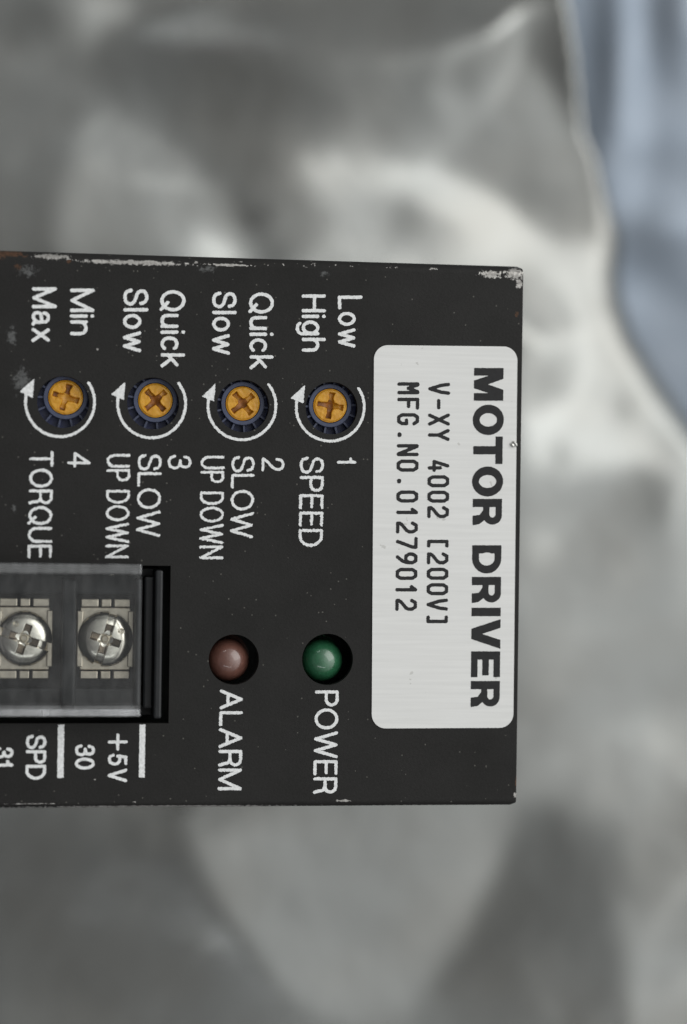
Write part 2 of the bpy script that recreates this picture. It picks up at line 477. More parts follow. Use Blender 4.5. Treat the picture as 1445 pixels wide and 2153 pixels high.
def crumple(px, py):
    """how strongly each place of the bag leans to the lamp side (photo grey level 0..255)"""
    V = np.full(px.shape, 106.0)
    def poly(pts, val, w=10):
        nonlocal V
        a = soft(seg_poly(px, py, pts), w); V = V * (1 - a) + val * a
    def blob(cx, cy, rx, ry, val, ang=0, k=1.0):
        nonlocal V
        c, q = math.cos(math.radians(ang)), math.sin(math.radians(ang))
        x, y = px - cx, py - cy
        u, v = x * c + y * q, -x * q + y * c
        a = k * np.exp(-((u / rx) ** 2 + (v / ry) ** 2)); V = V * (1 - a) + val * a
    # large tones
    poly([(900, 250), (1160, 150), (1330, 500), (1500, 900), (1600, 1700), (1090, 1720), (1000, 600), (560, 560), (620, 320)], 150, 60)
    poly([(1090, 540), (1290, 500), (1400, 900), (1300, 1010), (1090, 1010)], 190, 40)
    poly([(1090, 1010), (1500, 980), (1600, 1700), (1090, 1720)], 150, 40)
    poly([(-200, 1640), (390, 1690), (460, 1860), (600, 2080), (760, 2200), (-200, 2300)], 82, 40)
    blob(40, 1770, 130, 120, 68)
    poly([(1300, 1690), (1600, 1600), (1600, 2300), (1330, 2300), (1270, 1900)], 142, 22)
    # upper half
    blob(400, 100, 200, 95, 78); blob(330, 60, 90, 60, 76); blob(560, 180, 130, 45, 84, 20)
    blob(60, 30, 90, 60, 84); blob(215, 5, 70, 38, 158); blob(190, 55, 18, 26, 140)
    blob(460, 228, 120, 26, 84, 8); blob(30, 340, 18, 50, 124, 25); blob(115, 250, 16, 40, 116, 25)
    poly([(120, 560), (122, 440), (160, 300), (172, 245), (225, 236), (305, 275), (400, 335), (470, 420), (512, 505), (560, 600)], 137, 9)
    blob(450, 545, 80, 60, 196); blob(350, 470, 26, 60, 152, 20)
    blob(565, 500, 35, 70, 96, -30)
    poly([(1120, -140), (1260, -140), (1290, 290), (1222, 290), (1190, 255), (1135, 140)], 78, 10)
    poly([(1000, 200), (1070, 90), (1150, 230), (1205, 300), (1180, 380), (960, 330), (910, 230)], 138, 18)
    blob(935, 215, 24, 26, 160); blob(800, 270, 20, 16, 118)
    poly([(640, 345), (760, 318), (900, 345), (1080, 430), (1130, 520), (1130, 620), (560, 620), (690, 480)], 176, 22)
    blob(1010, 450, 130, 32, 214, 22); blob(1060, 520, 80, 50, 208); blob(700, 380, 60, 30, 178)
    blob(850, 465, 45, 22, 140, -12); blob(600, 480, 60, 60, 140)
    blob(1130, 400, 70, 24, 132, 10); blob(1175, 350, 40, 22, 158); blob(1140, 280, 60, 60, 134)
    # right of the driver
    blob(1160, 940, 26, 24, 140); blob(1305, 865, 22, 34, 148, 35); blob(1130, 800, 40, 50, 170)
    blob(1150, 900, 40, 30, 198); blob(1130, 640, 40, 70, 192); blob(1340, 960, 90, 30, 196, 35)
    blob(1130, 1140, 40, 40, 166); blob(1370, 1080, 40, 90, 134, -10); blob(1430, 1100, 22, 130, 178)
    blob(1100, 1500, 60, 90, 132); blob(1360, 1560, 110, 60, 182, -20); blob(1290, 1590, 110, 22, 160, -15)
    blob(1180, 1400, 90, 60, 146)
    # lower half
    poly([(380, 1640), (392, 1740), (440, 1860), (520, 1980), (570, 2060), (660, 2140), (760, 2150), (850, 2105), (930, 2020), (1000, 1910), (1048, 1800), (1080, 1640)], 138, 10)
    blob(560, 1730, 140, 36, 152); blob(800, 1960, 90, 60, 130); blob(760, 2080, 60, 40, 136)
    blob(610, 1890, 14, 18, 116)
    poly([(1092, 1700), (1170, 1690), (1240, 1800), (1275, 2000), (1290, 2200), (760, 2250), (880, 2120), (1000, 1960), (1060, 1800)], 96, 12)
    blob(1160, 1750, 60, 50, 92); blob(1040, 2080, 60, 60, 88)
    blob(452, 1968, 46, 40, 106); blob(275, 1915, 18, 24, 100); blob(322, 1735, 16, 26, 104)
    blob(60, 2130, 150, 50, 104); blob(250, 2020, 180, 40, 74)
    blob(1150, 2115, 24, 18, 130); blob(1240, 2140, 20, 16, 146); blob(1420, 2060, 30, 30, 162); blob(1390, 2050, 14, 20, 120)
    blob(1280, 1850, 40, 20, 118, 30)
    return V

EDGE = [(1120, -900), (1150, -300), (1172, 0), (1200, 130), (1222, 280), (1262, 400), (1284, 480), (1274, 560), (1280, 620), (1300, 690),
        (1350, 775), (1400, 850), (1446, 915), (1500, 1000), (1540, 1120), (1560, 1400), (1580, 1900), (1620, 2500), (1640, 3200),
        (-2600, 3200), (-2600, -900)]

def sheet(name, x0, x1, y0, y1, step, zfun):
    nx, ny = int((x1 - x0) / step) + 1, int((y1 - y0) / step) + 1
    X, Y = np.meshgrid(np.linspace(x0, x1, nx), np.linspace(y0, y1, ny))
    Z, keep = zfun(X, Y, step)
    idx = np.arange(nx * ny).reshape(ny, nx)
    q = np.stack([idx[:-1, :-1], idx[:-1, 1:], idx[1:, 1:], idx[1:, :-1]], -1)
    k = keep[:-1, :-1] & keep[:-1, 1:] & keep[1:, 1:] & keep[1:, :-1]
    q = q[k]
    used = np.unique(q); remap = -np.ones(nx * ny, int); remap[used] = np.arange(len(used))
    V = np.stack([X.ravel(), Y.ravel(), Z.ravel()], -1)[used]
    return mesh(name, V, remap[q], True)

FOIL = 0.22
TUNE = [0] * 150  # TUNE
def bag_z(X, Y, step):
    px, py = project(X, Y, 0.012)
    B = crumple(np.clip(px, -260, 1700), np.clip(py, -260, 2400))
    n1 = vnoise(X, Y, 3, 60) - .5; n2 = vnoise(X, Y, 5, 140) - .5
    gy_, gx_ = np.clip((py + 60) / 2273 * 14, 0, 13.999), np.clip((px + 60) / 1565 * 9, 0, 8.999)
    iy, ix = gy_.astype(int), gx_.astype(int); fy, fx = gy_ - iy, gx_ - ix
    T = np.array(TUNE, float).reshape(15, 10)
    B = B + (T[iy, ix] * (1 - fx) + T[iy, ix + 1] * fx) * (1 - fy) + (T[iy + 1, ix] * (1 - fx) + T[iy + 1, ix + 1] * fx) * fy
    B = B + n1 * 10 + n2 * 5
    out = np.maximum(0, np.maximum(-px, py - 2153)); out = np.maximum(out, -py)
    B = B + np.clip(out / 200, 0, 1) * (vnoise(X, Y, 9, 45) - .5) * 50
    # slope each place needs to mirror that much of the room: tabulate brightness against slope, then invert
    def soften(a, r):
        for _ in range(2):
            for ax_ in (0, 1):
                c_ = np.cumsum(np.pad(a, [(r + 1, r) if q_ == ax_ else (0, 0) for q_ in (0, 1)], mode='edge'), axis=ax_)
                n_ = a.shape[ax_]
                a = (np.take(c_, range(2 * r + 1, 2 * r + 1 + n_), axis=ax_) - np.take(c_, range(0, n_), axis=ax_)) / (2 * r + 1)
        return a
    B = B + np.where(B > 105, .5, .15) * (B - soften(B, 9))
    lvl = np.clip(np.interp(B, [40, 72, 90, 112, 140, 180, 200, 230], [62, 74, 90, 114, 148, 191, 218, 246]), 5, 250) / 255.0
    want = ((lvl + .055) / 1.055) ** 2.4
    vx, vy, vz = X - CPOS.x, Y - CPOS.y, .012 - CPOS.z
    q = np.sqrt(vx ** 2 + vy ** 2 + vz ** 2); vx, vy, vz = vx / q, vy / q, vz / q
    Kd = Vector((0.80, 0.22, 0.55)).normalized(); Ld = Vector((1.15, .75, 1.3)).normalized()
    tp = np.array([-1.2, -.3, 0, .2, .44, .66, .84, 1.0, 1.2]); tv = np.array([.068, .068, .068, .085, .185, .36, .62, .92, .92]) * 2.4
    dd_ = np.linspace(-1.2, 1.2, 481); rv = np.interp(dd_, tp, tv); kk = np.exp(-(np.arange(-40, 41) * .005 / .09) ** 2); kk /= kk.sum()
    rv = np.convolve(np.pad(rv, 40, mode='edge'), kk, 'valid')
    def shade(hx, hy):
        n2_ = 1 + hx * hx + hy * hy
        c_ = (-vx * hx - vy * hy + vz) * 2 / n2_
        rx_, ry_, rz_ = vx + c_ * hx, vy + c_ * hy, vz - c_
        Lr = np.interp(rx_ * Kd.x + ry_ * Kd.y + rz_ * Kd.z, dd_, rv)
        cs = np.clip(rx_ * Ld.x + ry_ * Ld.y + rz_ * Ld.z, -1, 1)
        Lr = FOIL * (Lr + 1.68 * np.exp(-(np.arccos(cs) / .50) ** 2))
        Lr = Lr + FOIL * .5 * np.exp(-((rx_ + .09) / .50) ** 2 - ((ry_ + .57) / .17) ** 2) * (rz_ > 0)
        return np.sqrt(Lr)
    wq0 = np.sqrt(want); wq = wq0
    fp = (X < .024) & (np.abs(Y) < .0345)                  # the driver's own weight presses the bag flat here
    free = (~fp).astype(float)
    eps = (9.0 * step) ** 2
    def A(h):
        ax = np.diff(h, axis=1); ay = np.diff(h, axis=0)
        o = eps * h
        o[:, :-1] -= ax; o[:, 1:] += ax; o[:-1] -= ay; o[1:] += ay
        return o * free
    def integrate(gx, gy, H, n):
        gm = (gx[:, :-1] + gx[:, 1:]) * (step / 2); hm = (gy[:-1] + gy[1:]) * (step / 2)
        rhs = np.zeros(X.shape); rhs[:, :-1] -= gm; rhs[:, 1:] += gm; rhs[:-1] -= hm; rhs[1:] += hm; rhs *= free
        r_ = rhs - A(H); p_ = r_.copy(); rs = (r_ * r_).sum()
        for it in range(n):
            Ap = A(p_); al = rs / (p_ * Ap).sum(); H = H + al * p_; r_ = r_ - al * Ap
            rn = (r_ * r_).sum()
            if rn < 1e-13: break
            p_ = r_ + rn / rs * p_; rs = rn
        return H
    H = np.zeros(X.shape); P_ = np.zeros(X.shape); Q_ = np.zeros(X.shape)
    for k_ in range(170):
        if k_ in (0, 15, 30, 45, 75): wq = soften(wq0, {0: 24, 15: 14, 30: 8, 45: 4, 75: 1}[k_])   # broad forms first, then the finer folds
        L0 = shade(P_, Q_)
        Lp = (shade(P_ + .02, Q_) - shade(P_ - .02, Q_)) / .04; Lq = (shade(P_, Q_ + .02) - shade(P_, Q_ - .02)) / .04
        e_ = (wq - L0) / (Lp ** 2 + Lq ** 2 + (.06 if k_ < 60 else .03)) * free
        H = integrate(np.clip(P_ + e_ * Lp, -.6, .6), np.clip(Q_ + e_ * Lq * (.3 if k_ < 30 else .65 if k_ < 75 else 1), -.5, .5), H, 160 if k_ < 2 else 45)
        for _ in range(1):                 # film stiffness: no knife-sharp creases
            Hp = np.pad(H, 1, mode='edge')
            H = H + free * .14 * (Hp[:-2, 1:-1] + Hp[2:, 1:-1] + Hp[1:-1, :-2] + Hp[1:-1, 2:] - 4 * H)
        Q_, P_ = np.gradient(H, step)
    Z = BASE_Z - .0003 + H
    Z = .003 + np.where(Z < .007, .004 * np.exp(np.minimum(Z - .007, 0) / .004), Z - .003)
    # rounded outer edge
    d = -seg_poly(px - 18 - 40 * np.clip((py - 270) / 250, 0, 1), py, EDGE) * .077 * MM
    d2 = np.minimum(np.minimum(X + .158, .148 - np.abs(Y)), d)
    k = np.clip(d2 / (.0010 + .0055 * np.clip((py - 330) / 200, 0, 1)), 0, 1)
    Z = .0022 + (Z - .0022) * np.sqrt(np.clip(1 - (1 - k) ** 2, 0, 1))
    near = (d2 <= 0) & (d2 > -1.6 * step) & (d < np.minimum(X + .158, .148 - np.abs(Y)))
    X[near] += d[near]                                     # clean outline instead of grid steps
    return Z, (d2 > 0) | near
me = sheet('antistatic_bag', -.16, .13, -.15, .15, .0008, bag_z)
bag = link('antistatic_bag', me, M_FOIL)
bag['label'] = 'crumpled silver antistatic foil bag the black motor driver stands on'
bag['category'] = 'foil bag'

def film_z(X, Y, step):
    px, py = project(X, Y, 0.002)
    Z = .0020 + 0 * X
    Z += .0010 * (vnoise(X, Y, 21, 42) - .5) + .0005 * (vnoise(X, Y, 22, 85) - .5)
    # long folds running down the strip beside the bag
    for (cx, cy, rx, ry, a) in ((1300, 150, 40, 260, .0016), (1440, 20, 60, 120, .0018), (1400, 300, 130, 50, .0005), (1250, 360, 50, 120, .0014), (1370, 600, 110, 60, -.0008), (1400, 480, 90, 50, .0012)):
        Z += a * np.exp(-((px - cx) / rx) ** 2 - ((py - cy) / ry) ** 2)
    return np.clip(Z, .0004, .006), np.ones(X.shape, bool)
def film_guard(X, Y, step):
    Z, k = film_z(X, Y, step)
    px, py = project(X, Y, 0.012)
    ins = seg_poly(px, py, EDGE) * .077 * MM
    a = np.clip((ins + .004) / .006, 0, 1)                 # pressed flat where the bag lies on it
    return .0012 * (1 - a) + Z * a, k
film = link('plastic_sheet', sheet('plastic_sheet', -.2, .24, -.22, .24, .0016, film_guard), M_BLUE)
film['label'] = 'blue grey wrinkled plastic sheet showing past the edge of the silver bag'
film['category'] = 'plastic sheet'

# ------------------------------------------------------------------ motor driver
driver = bpy.data.objects.new('motor_driver', None)
COL.objects.link(driver)
driver.empty_display_size = .02
driver.location = (0, 0, BASE_Z)
driver['label'] = 'black metal motor driver box with amber trimmers, two lamps and a white sticker'
driver['category'] = 'motor driver'
ZP = PANEL_Z - BASE_Z               # panel level in the driver's own frame

x_right = float((at(1101, 640)[0] + at(1084.5, 1640)[0]) / 2)
y_top = float((at(100, 527)[1] + at(900, 553.5)[1]) / 2)
y_bot = float((at(100, 1699.5)[1] + at(1000, 1694)[1]) / 2)
x_left = -.085
RB_T, RB_B = .0011, .0007           # fold radii

HOLES = [(133.5, 845, 54.5), (322.4, 848, 54.5), (511.4, 853.5, 55), (697.5, 858, 55), (492, 1387, 53), (689, 1386.5, 54)]
CUT = [at(-250, 1188), at(358.5, 1188), at(355.5, 1521), at(-250, 1525)]
cx0 = float(at(-160, 1200)[0]); cx1 = float(at(357, 1355)[0]); cy1 = float(at(200, 1188)[1]); cy0 = float(at(200, 1521)[1])

def flat_shape(name, loops, extrude):
    """filled 2-D outline with holes, extruded: mesh from a temporary curve"""
    cu = bpy.data.curves.new(name, 'CURVE')
    cu.dimensions = '2D'; cu.fill_mode = 'BOTH'; cu.extrude = extrude
    for lp in loops:
        sp = cu.splines.new('POLY'); sp.points.add(len(lp) - 1)
        for p, q in zip(sp.points, lp): p.co = (q[0], q[1], 0, 1)
        sp.use_cyclic_u = True
    ob = bpy.data.objects.new(name, cu); COL.objects.link(ob)
    dg = bpy.context.evaluated_depsgraph_get(); dg.update()
    me = bpy.data.meshes.new_from_object(ob.evaluated_get(dg))
    v = [tuple(q.co) for q in me.vertices]; f = [tuple(p.vertices) for p in me.polygons]
    bpy.data.objects.remove(ob); bpy.data.curves.remove(cu); bpy.data.meshes.remove(me)
    return v, f

def circle(c, r, n=72):
    return [(c[0] + r * math.cos(2 * math.pi * k / n), c[1] + r * math.sin(2 * math.pi * k / n)) for k in range(n)]

TK = .0006                           # half thickness of the panel sheet
hb = MB()
RC = .0005
outer = [(x_left, y_bot + RB_B), (x_right, y_bot + RB_B), (x_right, y_top - RB_T), (x_left, y_top - RB_T)]
loops = [outer] + [circle(at(x, y), r * .055 * MM * (1 + (at(x, y)[0]) * math.sin(TH) / DIST)) for x, y, r in HOLES]
loops.append([(cx0, cy0), (cx1, cy0), (cx1, cy1), (cx0, cy1)])
v, f = flat_shape('panel', loops, TK)
hb.add([(p[0], p[1], p[2] + ZP - TK) for p in v], f)
def fold(ye, sgn, R):
    """folded long edge and the side wall below it; the corner by the open end is rounded"""
    prof = [(ye - sgn * R + sgn * R * math.sin(a), ZP - R + R * math.cos(a)) for a in np.linspace(0, math.pi / 2, 9)]
    prof += [(ye, ZP - .004), (ye, ZP - .02), (ye, .0)]
    xs = list(np.linspace(x_left, x_right - .0006, 60)) + [x_right]
    V = []; F = []
    for i, x in enumerate(xs):
        last = i == len(xs) - 1
        for (y, z) in prof:
            yy = y - (sgn * .00022 * min(1, max(0, (sgn * (y - (ye - sgn * R))) / R)) if last else 0)
            V.append((x, yy, z))
    n = len(prof)
    for i in range(len(xs) - 1):
        for k in range(n - 1):
            q = (i * n + k, (i + 1) * n + k, (i + 1) * n + k + 1, i * n + k + 1)
            F.append(q if sgn < 0 else q[::-1])
    # cut end of the folded sheet
    b = len(V); e0 = (len(xs) - 1) * n
    V += [(x_right, ye - sgn * .0012, ZP - .0012), (x_right, ye - sgn * .0012, 0)]
    F.append(tuple(e0 + k for k in range(n)) + (b + 1, b))
    hb.add(V, F)
fold(y_top, 1, RB_T); fold(y_bot, -1, RB_B)
# end wall set back under the panel, back wall, bottom
hb.box(x_right - .0022, x_right - .0010, y_bot + .0014, y_top - .0014, .0005, ZP - 2 * TK - .0001)
hb.box(x_left, x_left + .0012, y_bot + .0002, y_top - .0002, .0005, ZP - 2 * TK - .0001)
hb.box(x_left + .0014, x_right - .0024, y_bot + .0006, y_top - .0006, 0, .0012)
housing_me = hb.mesh('housing')
housing = link('housing', housing_me, M_PANEL, driver)
sm = np.zeros(len(housing_me.polygons), bool)
nf0 = len(f)
sm[nf0:] = True
housing_me.polygons.foreach_set('use_smooth', sm)
try:
    housing_me.set_sharp_from_angle(angle=math.radians(35))
except Exception:
    pass

bb = MB(); bb.box(x_left + .002, x_right - .003, y_bot + .003, y_top - .003, ZP - .0125, ZP - .0109)
link('circuit_board', bb.mesh('circuit_board'), M_BOARD, driver)

# ------------------------------------------------------------------ lettering (stroke alphabet -> flat ink meshes)
def arc(cx, cy, rx, ry, a0, a1, n=20):
    return [(cx + rx * math.cos(math.radians(a)), cy + ry * math.sin(math.radians(a))) for a in np.linspace(a0, a1, n)]
def spl(pts, n=6):
    P = [np.array(p, float) for p in pts]; P = [2 * P[0] - P[1]] + P + [2 * P[-1] - P[-2]]
    out = []
    for i in range(1, len(P) - 2):
        for t in np.linspace(0, 1, n, endpoint=False):
            a, b, c, d = P[i - 1:i + 3]
            out.append(tuple(.5 * (2 * b + (c - a) * t + (2 * a - 5 * b + 4 * c - d) * t * t + (3 * b - a - 3 * c + d) * t ** 3)))
    return out + [tuple(P[-2])]
G = {
 ' ': (.16, []),
 'L': (.52, [[(0, 1), (0, 0), (.52, 0)]]),
 'H': (.66, [[(0, 0), (0, 1)], [(.66, 0), (.66, 1)], [(0, .53), (.66, .53)]]),
 'S': (.62, [spl([(.60, .73), (.53, .92), (.31, 1), (.09, .92), (.03, .74), (.12, .58), (.32, .51), (.53, .42), (.62, .26), (.54, .07), (.31, 0), (.08, .07), (0, .28)])]),
 'P': (.58, [[(0, 0), (0, 1), (.33, 1)] + arc(.33, .735, .25, .265, 90, -90) + [(0, .47)]]),
 'E': (.54, [[(.52, 1), (0, 1), (0, 0), (.54, 0)], [(0, .53), (.49, .53)]]),
 'D': (.66, [[(0, 0), (0, 1), (.26, 1)] + arc(.26, .5, .40, .5, 90, -90) + [(0, 0)]]),
 'O': (.80, [arc(.40, .5, .40, .5, 0, 360, 48)]),
 'Q': (.80, [arc(.40, .5, .40, .5, 0, 360, 48), [(.48, .26), (.78, -.03)]]),
 'U': (.66, [[(0, 1), (0, .32)] + arc(.33, .32, .33, .32, 180, 360) + [(.66, 1)]]),
 'W': (1.06, [[(0, 1), (.27, 0), (.53, .98), (.79, 0), (1.06, 1)]]),
 'N': (.66, [[(0, 0), (0, 1), (.66, 0), (.66, 1)]]),
 'M': (.82, [[(0, 0), (0, 1), (.41, .02), (.82, 1), (.82, 0)]]),
 'T': (.66, [[(0, 1), (.66, 1)], [(.33, 1), (.33, 0)]]),
 'R': (.60, [[(0, 0), (0, 1), (.34, 1)] + arc(.34, .745, .25, .255, 90, -90) + [(0, .49)], spl([(.34, .49), (.50, .40), (.54, .2), (.60, 0)])]),
 'A': (.74, [[(0, 0), (.37, 1), (.74, 0)], [(.14, .34), (.60, .34)]]),
 'V': (.68, [[(0, 1), (.34, 0), (.68, 1)]]),
 'o': (.53, [arc(.265, .345, .265, .345, 0, 360, 40)]),
 'w': (.80, [[(0, .69), (.2, 0), (.4, .67), (.6, 0), (.8, .69)]]),
 'i': (0, [[(0, 0), (0, .69)], [(0, .98), (0, 1)]]),
 'g': (.52, [arc(.25, .345, .25, .345, 0, 360, 40), [(.52, .69), (.52, -.05)] + arc(.27, -.05, .25, .24, 0, -150)]),
 'h': (.48, [[(0, 0), (0, 1)], spl([(0, .42), (.07, .60), (.25, .69), (.42, .61), (.48, .42), (.48, 0)])]),
 'l': (0, [[(0, 0), (0, 1)]]),
 'u': (.48, [spl([(0, .69), (0, .25), (.06, .07), (.22, 0), (.40, .07), (.48, .27)]), [(.48, .69), (.48, 0)]]),
 'c': (.50, [arc(.265, .345, .265, .345, 42, 318, 30)]),
 'k': (.48, [[(0, 0), (0, 1)], [(.44, .69), (0, .27)], [(.16, .42), (.48, 0)]]),
 'n': (.48, [[(0, 0), (0, .69)], spl([(0, .42), (.07, .60), (.25, .69), (.42, .61), (.48, .42), (.48, 0)])]),
 'a': (.52, [spl([(.03, .50), (.10, .65), (.24, .69), (.40, .63), (.44, .48), (.44, .12), (.47, .02), (.54, .0)]), spl([(.44, .40), (.22, .37), (.03, .28), (.03, .08), (.18, 0), (.36, .07), (.44, .2)])]),
 'x': (.50, [[(0, 0), (.48, .69)], [(.02, .69), (.50, 0)]]),
 '1': (.26, [spl([(0, .74), (.18, .80), (.25, 1)]), [(.25, 1), (.25, 0)]]),
 '2': (.58, [spl([(.02, .68), (.09, .92), (.29, 1), (.50, .93), (.56, .73), (.46, .50), (.22, .28), (.05, .10), (0, 0)]), [(0, 0), (.58, 0)]]),
 '3': (.58, [spl([(.03, .74), (.10, .93), (.29, 1), (.48, .93), (.53, .75), (.45, .57), (.22, .53)]), spl([(.22, .53), (.48, .47), (.58, .28), (.49, .07), (.28, 0), (.08, .07), (0, .27)])]),
 '4': (.62, [[(.46, 0), (.46, 1), (0, .30), (.62, .30)]]),
 '5': (.58, [[(.53, 1), (.12, 1), (.06, .52)], spl([(.06, .52), (.16, .61), (.32, .64), (.52, .52), (.57, .32), (.49, .09), (.29, 0), (.09, .06), (0, .24)])]),
 '0': (.58, [arc(.29, .5, .29, .5, 0, 360, 44)]),
 '+': (.92, [[(0, .5), (.92, .5)], [(.46, 0), (.46, 1)]]),
}
OCT = [(.14, 0), (.46, 0), (.6, .18), (.6, .82), (.46, 1), (.14, 1), (0, .82), (0, .18), (.14, 0)]
K = {
 ' ': [], '-': [[(.06, .48), (.54, .48)]], '.': [[(.26, .07), (.34, .07)], [(.26, .03), (.34, .03)]],
 'V': [[(0, 1), (.06, .62), (.3, 0), (.54, .62), (.6, 1)]],
 'X': [[(0, 1), (.08, .86), (.52, .14), (.6, 0)], [(0, 0), (.08, .14), (.52, .86), (.6, 1)]],
 'Y': [[(0, 1), (.3, .48), (.6, 1)], [(.3, .48), (.3, 0)]],
 '4': [[(.44, 0), (.44, .6)], [(.60, .26), (0, .26), (.30, 1)]],
 '0': [OCT], 'O': [OCT],
 '2': [[(0, .80), (.14, 1), (.46, 1), (.6, .82), (.6, .62), (.5, .48), (.1, .22), (0, .1), (0, 0), (.6, 0)]],
 '[': [[(.50, 1), (.2, 1), (.2, 0), (.50, 0)]], ']': [[(.10, 1), (.4, 1), (.4, 0), (.10, 0)]],
 'M': [[(0, 0), (0, 1), (.06, 1), (.3, .5), (.54, 1), (.6, 1), (.6, 0)]],
 'F': [[(0, 0), (0, 1), (.6, 1)], [(0, .52), (.48, .52)]],
 'G': [[(.6, .82), (.46, 1), (.14, 1), (0, .82), (0, .18), (.14, 0), (.46, 0), (.6, .18), (.6, .42), (.36, .42)]],
 'N': [[(0, 0), (0, 1), (.04, 1), (.56, 0), (.6, 0), (.6, 1)]],
 '1': [[(.12, .78), (.33, 1), (.33, 0)]],
 '7': [[(0, 1), (.6, 1), (.58, .8), (.2, 0)]],
 '9': [[(.6, .66), (.46, .46), (.14, .46), (0, .64), (0, .82), (.14, 1), (.46, 1), (.6, .82), (.58, .52), (.5, .3), (.2, 0)]],
}
def strokes_field(paths, X, Y):
    F = np.full(X.shape, 1e9)
    for p in paths:
        p = np.array(p)
        for a, b in zip(p[:-1], p[1:]):
            e_ = b - a; L = max(e_ @ e_, 1e-12)
            t = np.clip(((X - a[0]) * e_[0] + (Y - a[1]) * e_[1]) / L, 0, 1)
            F = np.minimum(F, np.hypot(X - a[0] - e_[0] * t, Y - a[1] - e_[1] * t))
    return F
_seed = [100]
def ink_mesh(name, F, xs, ys, quad, L, Hh, z, rough):
    """F in mm on (s along text, t up); quad = base start, base end, cap start, cap end on the panel"""
    X, Y = np.meshgrid(xs, ys)
    _seed[0] += 3
    nz = (vnoise(X, Y, _seed[0], 7.0) - .5) * .7 + (vnoise(X, Y, _seed[0] + 1, 15.0) - .5) * 1.0
    V, faces = contour(F + nz * rough, xs, ys)
    b0, b1, c0, c1 = quad
    a = (V[:, :1] / L); c = (V[:, 1:] / Hh)
    XY = b0 * (1 - a) * (1 - c) + b1 * a * (1 - c) + c0 * (1 - a) * c + c1 * a * c
    W_ = np.concatenate([XY, np.full((len(XY), 1), z)], 1)
    me = mesh(name, W_, faces)
    # face up
    if len(me.polygons) and me.polygons[0].normal.z < 0:
        me.flip_normals()
    return me
INK_Z = ZP + .00003
def text(s, xb0, xc0, y0, xb1, xc1, y1, t_px=8.0, h=0.0, rough=.10, step=.05, z=INK_Z, gap=.15):
    quad = [at(xb0, y0, h), at(xb1, y1, h), at(xc0, y0, h), at(xc1, y1, h)]
    L = (np.linalg.norm(quad[1] - quad[0]) + np.linalg.norm(quad[3] - quad[2])) / 2 / MM
    Hh = (np.linalg.norm(quad[2] - quad[0]) + np.linalg.norm(quad[3] - quad[1])) / 2 / MM
    t = (t_px - 1.2) * .055
    Hc = Hh - t
    # natural layout, then stretch letters to the measured length
    tot = sum(G[c][0] for c in s); nsp = len(s) - 1
    gapmm = gap * Hh + t
    k = (L - t - nsp * gapmm) / max(tot, .01) if tot > .05 else Hc
    paths = []; x = t / 2
    for c in s:
        w, ps = G[c]
        for p in ps: paths.append([(x + a * k, t / 2 + b * Hc) for a, b in p])
        x += w * k + gapmm
    xs = np.arange(-.3, L + .3, step); ys = np.arange(-1.2, Hh + .3, step)
    X, Y = np.meshgrid(xs, ys)
    F = strokes_field(paths, X, Y) - t / 2
    return ink_mesh('printed_lettering', F, xs, ys, quad, L, Hh, z, rough)

def put(me, m, parent, label, name='printed_lettering'):
    return link(name, me, m, parent, label)

WORDS = [
 ('Max', 67.5, 120, 604, 66.5, 119, 719, 8.2), ('Min', 147.5, 199.5, 607, 147, 198, 705, 8.2),
 ('Slow', 259.5, 312.5, 607, 258.5, 311, 740.5, 8.2), ('Quick', 337, 390.5, 610, 338, 389, 772.5, 8.2),
 ('Slow', 446.5, 498, 613, 446, 497, 746, 8.2), ('Quick', 523.5, 576.5, 615, 525, 575, 776.5, 8.2),
 ('Low', 710.5, 762.5, 621.5, 711, 761, 731, 8.2), ('High', 634.5, 685.5, 619, 634.5, 685, 739.5, 8.2),
 ('1', 708.5, 749.5, 962, 708.5, 749.5, 975, 6.8), ('2', 550.5, 598.5, 962, 550, 598, 990.5, 6.8),
 ('3', 353, 403, 956.5, 352.5, 402.5, 987, 6.8), ('4', 142, 191, 950.5, 141.5, 190.5, 983, 6.8),
 ('SPEED', 630.5, 681.8, 960.5, 628, 678.5, 1149.5, 7.2),
 ('SLOW', 487, 536.5, 958.5, 483.5, 532.5, 1131.5, 7.0), ('UP DOWN', 422, 472.5, 958.5, 419, 469.5, 1175.5, 6.6),
 ('SLOW', 290, 341, 954.5, 286.5, 337, 1129, 7.0), ('UP DOWN', 224.5, 274.5, 954.5, 221.5, 271, 1173.5, 6.6),
 ('TORQUE', 62.5, 112.5, 948, 58, 109, 1174, 7.0),
 ('+5V', 227.5, 268.5, 1542, 226.5, 267.5, 1644.5, 7.6), ('30', 158, 200, 1565, 157.5, 199.5, 1618, 7.6),
 ('SPD', 55, 98, 1545, 53.5, 97, 1639.5, 7.6), ('31', -13, 28.8, 1570.5, -13.5, 28.5, 1612, 7.6),
 ('ALARM', 462.5, 511, 1449.5, 457.5, 508.5, 1661.5, 7.8), ('POWER', 663, 712.5, 1451.5, 658, 709, 1669, 7.8),
]
for (s, xb0, xc0, y0, xb1, xc1, y1, tp) in WORDS:
    worn = s in ('SLOW', 'UP DOWN', 'SPEED', 'TORQUE')
    gp = {'30': .06, '31': .06, '+5V': .16, 'POWER': .08, 'ALARM': .08, 'SPEED': .10, 'TORQUE': .08, 'UP DOWN': .07, 'SLOW': .07, 'SPD': .05}.get(s, .10)
    put(text(s, xb0, xc0, y0, xb1, xc1, y1, tp, rough=.12 if worn else .07, gap=gp), M_INK, housing, 'white printed lettering reading ' + s)

